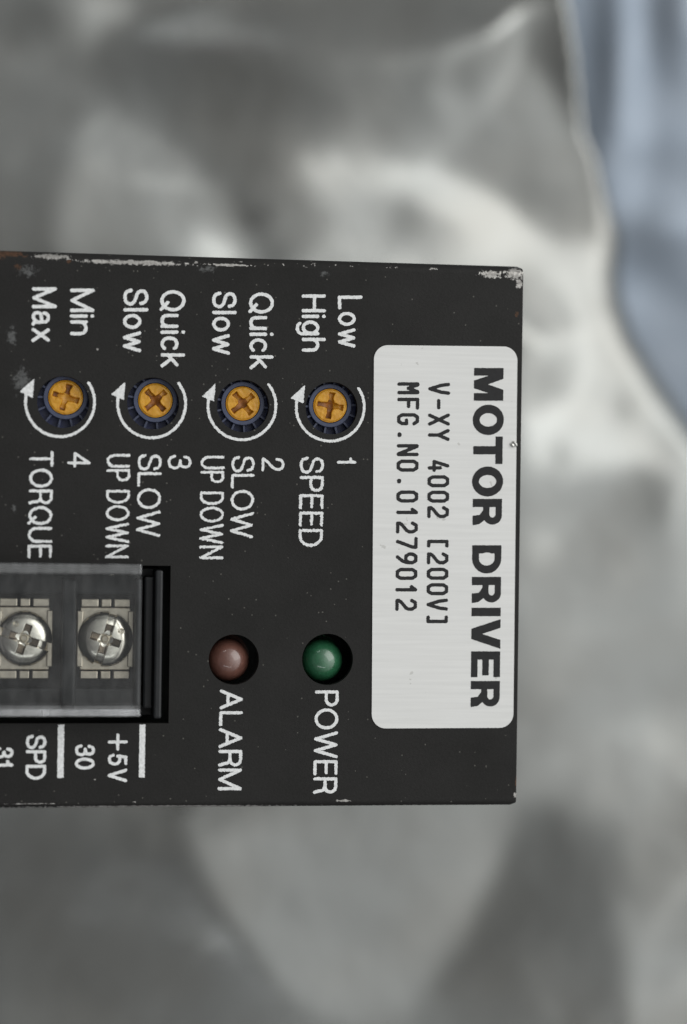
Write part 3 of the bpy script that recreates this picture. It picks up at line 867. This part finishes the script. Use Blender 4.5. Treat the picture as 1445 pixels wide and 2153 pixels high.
def line_field(paths, t, lo, hi, step=.05):
    xs = np.arange(lo[0], hi[0], step); ys = np.arange(lo[1], hi[1], step)
    X, Y = np.meshgrid(xs, ys)
    return strokes_field(paths, X, Y) - t / 2, xs, ys, X, Y
def world_ink(name, F, xs, ys, rough, z):
    X, Y = np.meshgrid(xs, ys); _seed[0] += 3
    nz = (vnoise(X, Y, _seed[0], 7.0) - .5) * .7 + (vnoise(X, Y, _seed[0] + 1, 15.0) - .5)
    V, faces = contour(F + nz * rough, xs, ys)
    return mesh(name, np.concatenate([V * MM, np.full((len(V), 1), z)], 1), faces)
# arrows round the trimmers
ARROWS = [((126.5, 845.5, 72.5), (189, 803), [(42.8, 823), (71.6, 797.5), (68.5, 836)]),
          ((319, 849, 71.5), (379, 803.5), [(235, 829), (263, 804), (260, 840.5)]),
          ((508.8, 853, 71.5), (567, 807), [(426, 833.5), (453, 807), (449.5, 843)]),
          ((694.5, 856, 71.5), (755, 816), [(612, 837), (641, 810.5), (638, 847.5)])]
for (c, r, ), st, tri in [((a[0], a[1]), b, d) for (a, b, d) in [(((q[0][0], q[0][1]), q[0][2]), q[1], q[2]) for q in ARROWS]]:
    a0 = math.atan2(st[1] - c[1], st[0] - c[0]); a1 = math.radians(180 + 12)
    pts = [at(c[0] + r * math.cos(a), c[1] + r * math.sin(a)) / MM for a in np.linspace(a0, a1, 60)]
    tp = [at(*p) / MM for p in tri]
    allp = np.array(pts + tp)
    F, xs, ys, X, Y = line_field([pts], 5.8 * .055, allp.min(0) - .6, allp.max(0) + .6)
    T = seg_poly(X, Y, [tuple(p) for p in tp]) - .03
    put(world_ink('printed_arrow', np.minimum(F, T), xs, ys, .09, INK_Z), M_INK, housing, 'white printed curved arrow around a trimmer', 'printed_arrow')
for (x0, x1, ya, yb) in ((121.5, 134.5, 1523, 1636), (293, 305, 1523, 1635)):
    a, b = at((x0 + x1) / 2 + .4, ya + 5) / MM, at((x0 + x1) / 2 - .4, yb - 5) / MM
    lo = np.minimum(a, b) - 1; hi = np.maximum(a, b) + 1
    xs = np.arange(lo[0], hi[0], .05); ys = np.arange(lo[1], hi[1], .05)
    X, Y = np.meshgrid(xs, ys)
    w = (x1 - x0) * .055 / 2
    F = np.maximum(np.abs(X - (a[0] + b[0]) / 2) - w, np.abs(Y - (a[1] + b[1]) / 2) - abs(a[1] - b[1]) / 2 - .25)
    put(world_ink('printed_divider', F, xs, ys, .09, INK_Z), M_INK, housing, 'white printed divider line below the terminals', 'printed_divider')

# ------------------------------------------------------------------ sticker
TL, TR, BR, BL = (at(786.5, 725.5), at(1088, 729), at(1079, 1530), at(781.5, 1531.5))
def rounded_quad(P, r, n=10):
    out = []
    for i in range(4):
        p, a, b = P[i], P[i - 1], P[(i + 1) % 4]
        ua = (a - p) / np.linalg.norm(a - p); ub = (b - p) / np.linalg.norm(b - p)
        p0, p1 = p + ua * r, p + ub * r; c = p + (ua + ub) * r
        for t in np.linspace(0, 1, n):
            ang = t * math.pi / 2
            out.append(tuple(c + (p0 - c) * math.cos(ang) + (p1 - c) * math.sin(ang)))
    return out
ST_T = .00010
v, f = flat_shape('sticker', [rounded_quad([TL, TR, BR, BL], 30 * .055 * MM)], ST_T / 2)
sticker = link('rating_sticker', mesh('rating_sticker', [(p[0], p[1], p[2] + ZP + ST_T / 2 + .00001) for p in v], f), M_STICKER, driver,
               'white rounded sticker with black printing')
ST_Z = ZP + ST_T + .00003

def mono(s, xb0, xc0, yc0, xb1, xc1, yc1, t_px, wpx=25.5):
    """fixed pitch label print: yc = centre of first and last character"""
    pitch = (yc1 - yc0) / (len(s) - 1)
    y0, y1 = yc0 - wpx / 2, yc1 + wpx / 2
    quad = [at(xb0, y0), at(xb1, y1), at(xc0, y0), at(xc1, y1)]
    L = np.linalg.norm(quad[1] - quad[0]) / MM; Hh = np.linalg.norm(quad[2] - quad[0]) / MM
    t = t_px * .055; Hc = Hh - t
    pm = pitch / (y1 - y0) * L; wm = wpx / (y1 - y0) * L - t
    paths = []
    for i, c in enumerate(s):
        for p in K[c]:
            paths.append([(i * pm + t / 2 + a / .6 * wm, t / 2 + b * Hc) for a, b in p])
    xs = np.arange(-.3, L + .3, .05); ys = np.arange(-.3, Hh + .3, .05)
    X, Y = np.meshgrid(xs, ys)
    # the printer's coarse steps
    q = .11
    Xq = X; Yq = Y + (np.floor(X / q) % 2 - .5) * .03
    return ink_mesh('printed_lettering', strokes_field(paths, Xq, Yq) - t / 2, xs, ys, quad, L, Hh, ST_Z, .03)
put(mono('V-XY 4002 [200V]', 900.5, 946.5, 817.5, 896.3, 941.5, 1303.5, 7.4), M_PRINT, sticker, 'black printed line reading V-XY 4002 [200V]')
put(mono('MFG.NO.01279012', 835.5, 882, 816.5, 831, 876.5, 1271.5, 7.4), M_PRINT, sticker, 'black printed line reading MFG.NO.01279012')

# bold wide title: letters as shapes in a unit box (width w in cap heights)
def bold_title():
    letters = [('M', 774, 842.5), ('O', 851.7, 914), ('T', 918, 975.4), ('O', 981.6, 1043), ('R', 1049, 1104),
               ('D', 1146.5, 1205.4), ('R', 1213, 1267.6), ('I', 1277.9, 1295.3), ('V', 1301.7, 1363.7), ('E', 1369.5, 1423.5), ('R', 1431.8, 1486.3)]
    y0, y1 = 774, 1486.3
    quad = [at(997, y0), at(989.5, y1), at(1058.5, y0), at(1050, y1)]
    L = np.linalg.norm(quad[1] - quad[0]) / MM; Hh = np.linalg.norm(quad[2] - quad[0]) / MM
    xs = np.arange(-.3, L + .3, .045); ys = np.arange(-.3, Hh + .3, .045)
    X, Y = np.meshgrid(xs, ys)
    F = np.full(X.shape, 1e9)
    t = .27
    rect = lambda x, y, a, b, c, d: np.maximum(np.maximum(a - x, x - b), np.maximum(c - y, y - d))
    def ell(x, y, cx, cy, rx, ry):
        k0 = np.hypot((x - cx) / rx, (y - cy) / ry); k1 = np.hypot((x - cx) / rx ** 2, (y - cy) / ry ** 2)
        return k0 * (k0 - 1) / np.maximum(k1, 1e-6)
    for c, a, b in letters:
        s0 = (a - y0) / (y1 - y0) * L; s1 = (b - y0) / (y1 - y0) * L
        w = (s1 - s0) / Hh
        sel = (xs > s0 - .4) & (xs < s1 + .4)
        x = (X[:, sel] - s0) / Hh; y = Y[:, sel] / Hh
        U = np.minimum
        if c == 'O': d = np.maximum(ell(x, y, w / 2, .5, w / 2 + .01, .53), -ell(x, y, w / 2, .5, w / 2 - t, .53 - t + .04))
        elif c == 'T': d = U(rect(x, y, 0, w, 1 - .24, 1), rect(x, y, w / 2 - t / 2, w / 2 + t / 2, 0, 1))
        elif c == 'I': d = rect(x, y, 0, w, 0, 1)
        elif c == 'E': d = U(U(rect(x, y, 0, t, 0, 1), rect(x, y, 0, w, .78, 1)), U(rect(x, y, 0, w * .93, .39, .61), rect(x, y, 0, w, 0, .22)))
        elif c == 'V': d = seg_poly(x, y, [(0, 1), (.29, 1), (w / 2, .36), (w - .29, 1), (w, 1), (w / 2 + .17, 0), (w / 2 - .17, 0)])
        elif c == 'M': d = seg_poly(x, y, [(0, 0), (0, 1), (.36, 1), (w / 2, .47), (w - .36, 1), (w, 1), (w, 0), (w - .25, 0), (w - .25, .52), (w / 2 + .13, 0), (w / 2 - .13, 0), (.25, .52), (.25, 0)])
        elif c == 'D':
            o_ = U(rect(x, y, 0, w - .5, 0, 1), ell(x, y, w - .5, .5, .5, .5))
            i_ = U(rect(x, y, t, w - .48, .23, .77), ell(x, y, w - .48, .5, .22, .27))
            d = np.maximum(np.maximum(o_, -x), -i_)
        elif c == 'R':
            o_ = U(rect(x, y, 0, w - .32, .36, 1), ell(x, y, w - .33, .68, .31, .32))
            i_ = U(rect(x, y, t, w - .36, .57, .79), ell(x, y, w - .37, .68, .12, .11))
            d = np.maximum(o_, -i_)
            d = U(d, rect(x, y, 0, t, 0, 1))
            d = U(d, seg_poly(x, y, [(w - .50, .42), (w - .18, .42), (w - .03, .22), (w, 0), (w - .31, 0), (w - .34, .24), (w - .5, .36)]))
        F[:, sel] = np.minimum(F[:, sel], d * Hh)
    return ink_mesh('printed_lettering', F - .01, xs, ys, quad, L, Hh, ST_Z, .035)
put(bold_title(), M_PRINT, sticker, 'large bold black lettering reading MOTOR DRIVER')

# small metal bead stuck to the sticker's edge
c = at(1081, 934)
bm_ = bmesh.new(); bmesh.ops.create_icosphere(bm_, subdivisions=3, radius=.00036)
for v_ in bm_.verts:
    v_.co += v_.co.normalized() * .00009 * math.sin(v_.co.x * 14000 + v_.co.y * 9000)
    v_.co = Vector((c[0] + v_.co.x * 1.15, c[1] + v_.co.y * .85, ZP + .00016 + v_.co.z * .7))
me = bpy.data.meshes.new('metal_bead'); bm_.to_mesh(me); bm_.free()
link('metal_bead', me, M_BURR, sticker)

# ------------------------------------------------------------------ trimmers
def height_disc(R, zf, step, rim):
    """round top with height zf(x, y) (mm) and a rim going down"""
    xs = np.arange(-R - .1, R + .1, step)
    X, Y = np.meshgrid(xs, xs)
    V, F = contour(np.hypot(X, Y) - R, xs, xs)
    Z = zf(V[:, 0], V[:, 1])
    mb = MB(); mb.add(np.stack([V[:, 0], V[:, 1], Z], 1) * MM, F)
    zr = float(zf(np.array([R * .999]), np.array([R * .31 * 0]))[0])
    mb.lathe([(R * MM * .998, (zr + .02) * MM), (R * MM * .998, (zr - rim) * MM)], n=72)
    return mb
def sstep(a, b, x):
    t = np.clip((x - a) / (b - a), 0, 1); return t * t * (3 - 2 * t)
DIAL_SEED = 0.0
def dial_z(x, y):
    r = np.hypot(x, y)
    arms = np.full(x.shape, 9.0)
    for (u, v_) in ((x, y), (y, x)):
        half = .25 + .24 * np.clip(1 - np.abs(u) / .9, 0, 1) ** 1.5 + .07 * sstep(.9, 1.4, np.abs(u)) + .10 * (vnoise(x + DIAL_SEED, y, 41, 2.6) - .5)
        arms = np.minimum(arms, np.maximum(np.abs(v_) - half, np.abs(u) - 1.52))
    dep = sstep(.05, -.09, arms) * (.62 + .25 * np.exp(-(r / .45) ** 2))
    rimz = -.10 * sstep(1.72, 1.95, r)
    return -dep * (.75 + .5 * vnoise(x - DIAL_SEED, y, 43, 1.1)) + rimz + .03 * np.cos(r * 1.4) + .05 * (vnoise(x, y + DIAL_SEED, 44, 3.5) - .5)
def trimmer(hole, dialpx, ang, lab):
    c = at(*dialpx, -.7)
    mb = MB()
    zt = ZP - .00115
    mb.lathe([(.00203 , zt - .0014), (.00203, zt - .00004), (.00207, zt), (.00246, zt), (.00252, zt - .00006), (.00252, zt - .0013)], c[0], c[1], 72, 1)
    mb.lathe([(.0001, zt - .0013), (.0043, zt - .0013), (.0043, zt - .0065)], c[0], c[1], 72, 0)
    for k in range(14):
        a = math.radians(ang * .3 + 360 / 14 * k + 5)
        mb.rot_box(c[0], c[1], a, .00249, .0040, .00022, zt - .00135, zt - .00022, 1)
    me = mb.mesh('trimmer'); me.materials.append(M_NAVY); me.materials.append(M_RIB)
    t = link('trimmer', me, None, driver, lab)
    global DIAL_SEED
    DIAL_SEED += 5.3
    dm = height_disc(1.96, dial_z, .04, 1.2)
    dme = dm.mesh('dial', True)
    dme.materials.append(M_DIAL); dme.materials.append(M_DIAL_SHADE)
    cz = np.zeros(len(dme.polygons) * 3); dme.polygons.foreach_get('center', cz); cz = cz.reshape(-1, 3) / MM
    deep = (cz[:, 2] < -.34) & (cz[:, 2] > -1.1) & (np.hypot(cz[:, 0], cz[:, 1]) < 1.7) & (vnoise(cz[:, 0] + DIAL_SEED, cz[:, 1], 45, 1.0) > .42)
    dme.polygons.foreach_set('material_index', deep.astype(np.int32))
    d = link('dial', dme, None, t)
    d.location = (c[0], c[1], zt + .00012)
    d.rotation_euler = (0, 0, math.radians(ang))
    d.data.set_sharp_from_angle(angle=math.radians(50))
    return t
trimmer((133.5, 845), (138.5, 835), -16, 'blue trimmer with amber cross-slot dial beside TORQUE')
trimmer((322, 848), (327.5, 841.5), 43, 'blue trimmer with amber cross-slot dial numbered 3')
trimmer((511, 853), (511.5, 848), 40, 'blue trimmer with amber cross-slot dial numbered 2')
trimmer((697, 858), (695.5, 852.5), -8, 'blue trimmer with amber cross-slot dial beside SPEED')

# ------------------------------------------------------------------ indicator lamps
def lamp(px, m, lab):
    c = at(*px, -1.2)
    mb = MB()
    R = .00250
    zt = ZP - .0004
    prof = [(max(R * math.cos(a), .00002), zt - R + R * math.sin(a)) for a in np.linspace(math.pi / 2, 0, 16)]
    prof += [(R, zt - R - .004), (R + .0004, zt - R - .0041), (R + .0004, zt - R - .0055)]
    mb.lathe(prof, c[0], c[1], 64)
    o_ = link('indicator_lamp', mb.mesh('indicator_lamp', True), m, driver, lab)
    o_.data.set_sharp_from_angle(angle=math.radians(40))
    return o_
lamp((481.5, 1389), M_RED, 'dull brownish red indicator lamp above ALARM')
lamp((679.5, 1390), M_GREEN, 'dark green indicator lamp above POWER')

# ------------------------------------------------------------------ terminal block
def X_(px, py, h): return float(at(px, py, h)[0])
def Y_(px, py, h): return float(at(px, py, h)[1])
xl = cx0 + .001
tbm = MB()
yb, yt = cy0 + .0004, cy1 - .0003
xe = X_(341, 1350, 0.4)
# body floor, long walls, end wall with its ridge, barrier between the terminals
zf = ZP - .0042
tbm.box(xl, xe, yb, yt, ZP - .0095, zf, bev=.0002)
HB = 2.2
tbm.box(X_(325, 1350, .8), xe, yb + .0002, yt - .0002, zf - .0003, ZP + .0008, bev=.00025)          # end ridge
tbm.box(X_(303, 1350, .1), X_(324, 1350, -.6), yb + .0012, yt - .0010, zf - .0003, ZP - .0008, bev=.00025)
bx0, bx1 = X_(130, 1343, .6), X_(160, 1343, .6)
tbm.box(bx0, bx1, yb + .0012, yt - .0012, zf - .0003, ZP + .0006, bev=.0003)
tbm.box(X_(284, 1343, .6), X_(297, 1343, .6), yb + .0012, yt - .0012, zf - .0003, ZP + .0006, bev=.0003)
tbm.box(xl, X_(297, 1343, .6), yb + .0003, Y_(150, 1448, -1), zf - .0002, ZP - .0014, bev=.0003)
tbm.box(xl, X_(297, 1343, .6), Y_(150, 1250, -1), yt - .0003, zf - .0002, ZP - .0014, bev=.0003)
term = link('terminal_block', tbm.mesh('terminal_block'), M_BLACKPL, driver, 'black terminal block under a clear cover')

def screw_parts(x, y):
    r = np.hypot(x, y)
    def arm(u, v_):
        half = .40 + .16 * np.clip(1 - np.abs(v_) / .9, 0, 1)
        return np.maximum(np.abs(u) - half, np.abs(v_) - 1.72)
    cross = np.minimum(arm(x, y), arm(y, x))
    slot = np.abs(y) - .42
    return r, cross, slot
def screw_z(x, y):
    r, cross, slot = screw_parts(x, y)
    dome = 1.30 * np.clip(1 - (r / 3.2) ** 3.3, 0, 1) ** .62
    d1 = sstep(.05, -.04, slot) * (.62 + .10 * np.clip(r, 0, 3))
    d2 = sstep(.05, -.10, cross) * (1.55 - .36 * np.clip(r, 0, 1.8))
    d3 = sstep(.10, -.40, r - .50) * .35
    stamp = .22 * sstep(.07, -.03, np.abs(np.hypot(x - 1.45, y + 1.35) - .22) - .06)
    return dome - np.maximum(d1, d2) - d3 - stamp
def clamp_plate(c, zt):
    """pressed square washer with notched upper and lower lips"""
    w, hh = .0029, .0043
    mb = MB()
    mb.box(c[0] - w, c[0] + w, c[1] - hh + .0007, c[1] + hh - .0007, zt - .0008, zt, bev=.00012)
    for sg in (1, -1):
        y0 = c[1] + sg * (hh - .0006)
        y1 = c[1] + sg * (hh + .0003)
        for (a, b) in ((-.98, -.28), (-.18, .22), (.32, .98)):
            mb.box(c[0] + a * w, c[0] + b * w, min(y0, y1), max(y0, y1), zt - .0006, zt + .00035, bev=.00012)
    for sx in (1, -1):
        mb.box(c[0] + sx * w - .00035, c[0] + sx * w + .00035, c[1] - hh * .75, c[1] + hh * .75, zt - .0007, zt + .0004, bev=.00012)
    return mb.mesh('clamp_plate')
for (px, py, ang) in ((222, 1344, -17), (51, 1343, 72)):
    zt = ZP - .0024
    c = at(px, py, -1.6)
    pl = link('clamp_plate', clamp_plate(c, zt), M_PLATE, term)
    sc_ = height_disc(3.15, screw_z, .045, .7)
    sme = sc_.mesh('terminal_screw', True)
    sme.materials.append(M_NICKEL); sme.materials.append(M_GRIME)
    nf_ = len(sme.polygons)
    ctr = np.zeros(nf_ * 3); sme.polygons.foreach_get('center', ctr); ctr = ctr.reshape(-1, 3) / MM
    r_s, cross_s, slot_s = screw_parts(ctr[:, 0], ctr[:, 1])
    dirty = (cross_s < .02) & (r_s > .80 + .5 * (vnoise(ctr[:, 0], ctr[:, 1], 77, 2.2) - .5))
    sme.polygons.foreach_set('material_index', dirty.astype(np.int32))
    so = link('terminal_screw', sme, None, term)
    so.location = (c[0], c[1], zt + .0004)
    so.rotation_euler = (0, 0, math.radians(ang + 90))
    so.data.set_sharp_from_angle(angle=math.radians(40))

# clear cover: top plate with side skirts
HC = 3.2
cxr = X_(297, 1345, HC)
cyt, cyb = Y_(150, 1184.5, HC), Y_(150, 1508, HC)
cm = MB()
zc1 = ZP + HC * MM; zc0 = zc1 - .0013
sk = .0013
cm.box(xl, cxr, cyb + sk, cyt - sk, zc0, zc1, 0)
cm.box(xl, cxr, cyt - sk + .00001, cyt, ZP - .0004, zc1 + .00001, 1, bev=.0002)
y2 = cyb + sk - .00001; zt_ = zc1 + .00001; cw = .00085; cd = cw * math.tan(math.radians(14.5))
prof = [(cyb, ZP - .0004), (y2, ZP - .0004), (y2, zt_), (cyb + cw, zt_), (cyb + .0001, zt_ - cd), (cyb, zt_ - cd - .00015)]
nP = len(prof)
cm.add([(x, y, z) for x in (xl, cxr) for y, z in prof],
       [tuple(range(nP))[::-1], tuple(range(nP, 2 * nP))] + [(k, (k + 1) % nP, nP + (k + 1) % nP, nP + k) for k in range(nP)], 1)
cm.m[-3] = 2  # chamfer strip, tilted towards the tube lamp, carries the painted glint
cme = cm.mesh('clear_cover'); cme.materials.append(M_CLEAR); cme.materials.append(M_CLEAR_EDGE); cme.materials.append(M_CLEAR_GLINT)
link('clear_cover', cme, None, term, 'clear plastic terminal cover with bright edges')
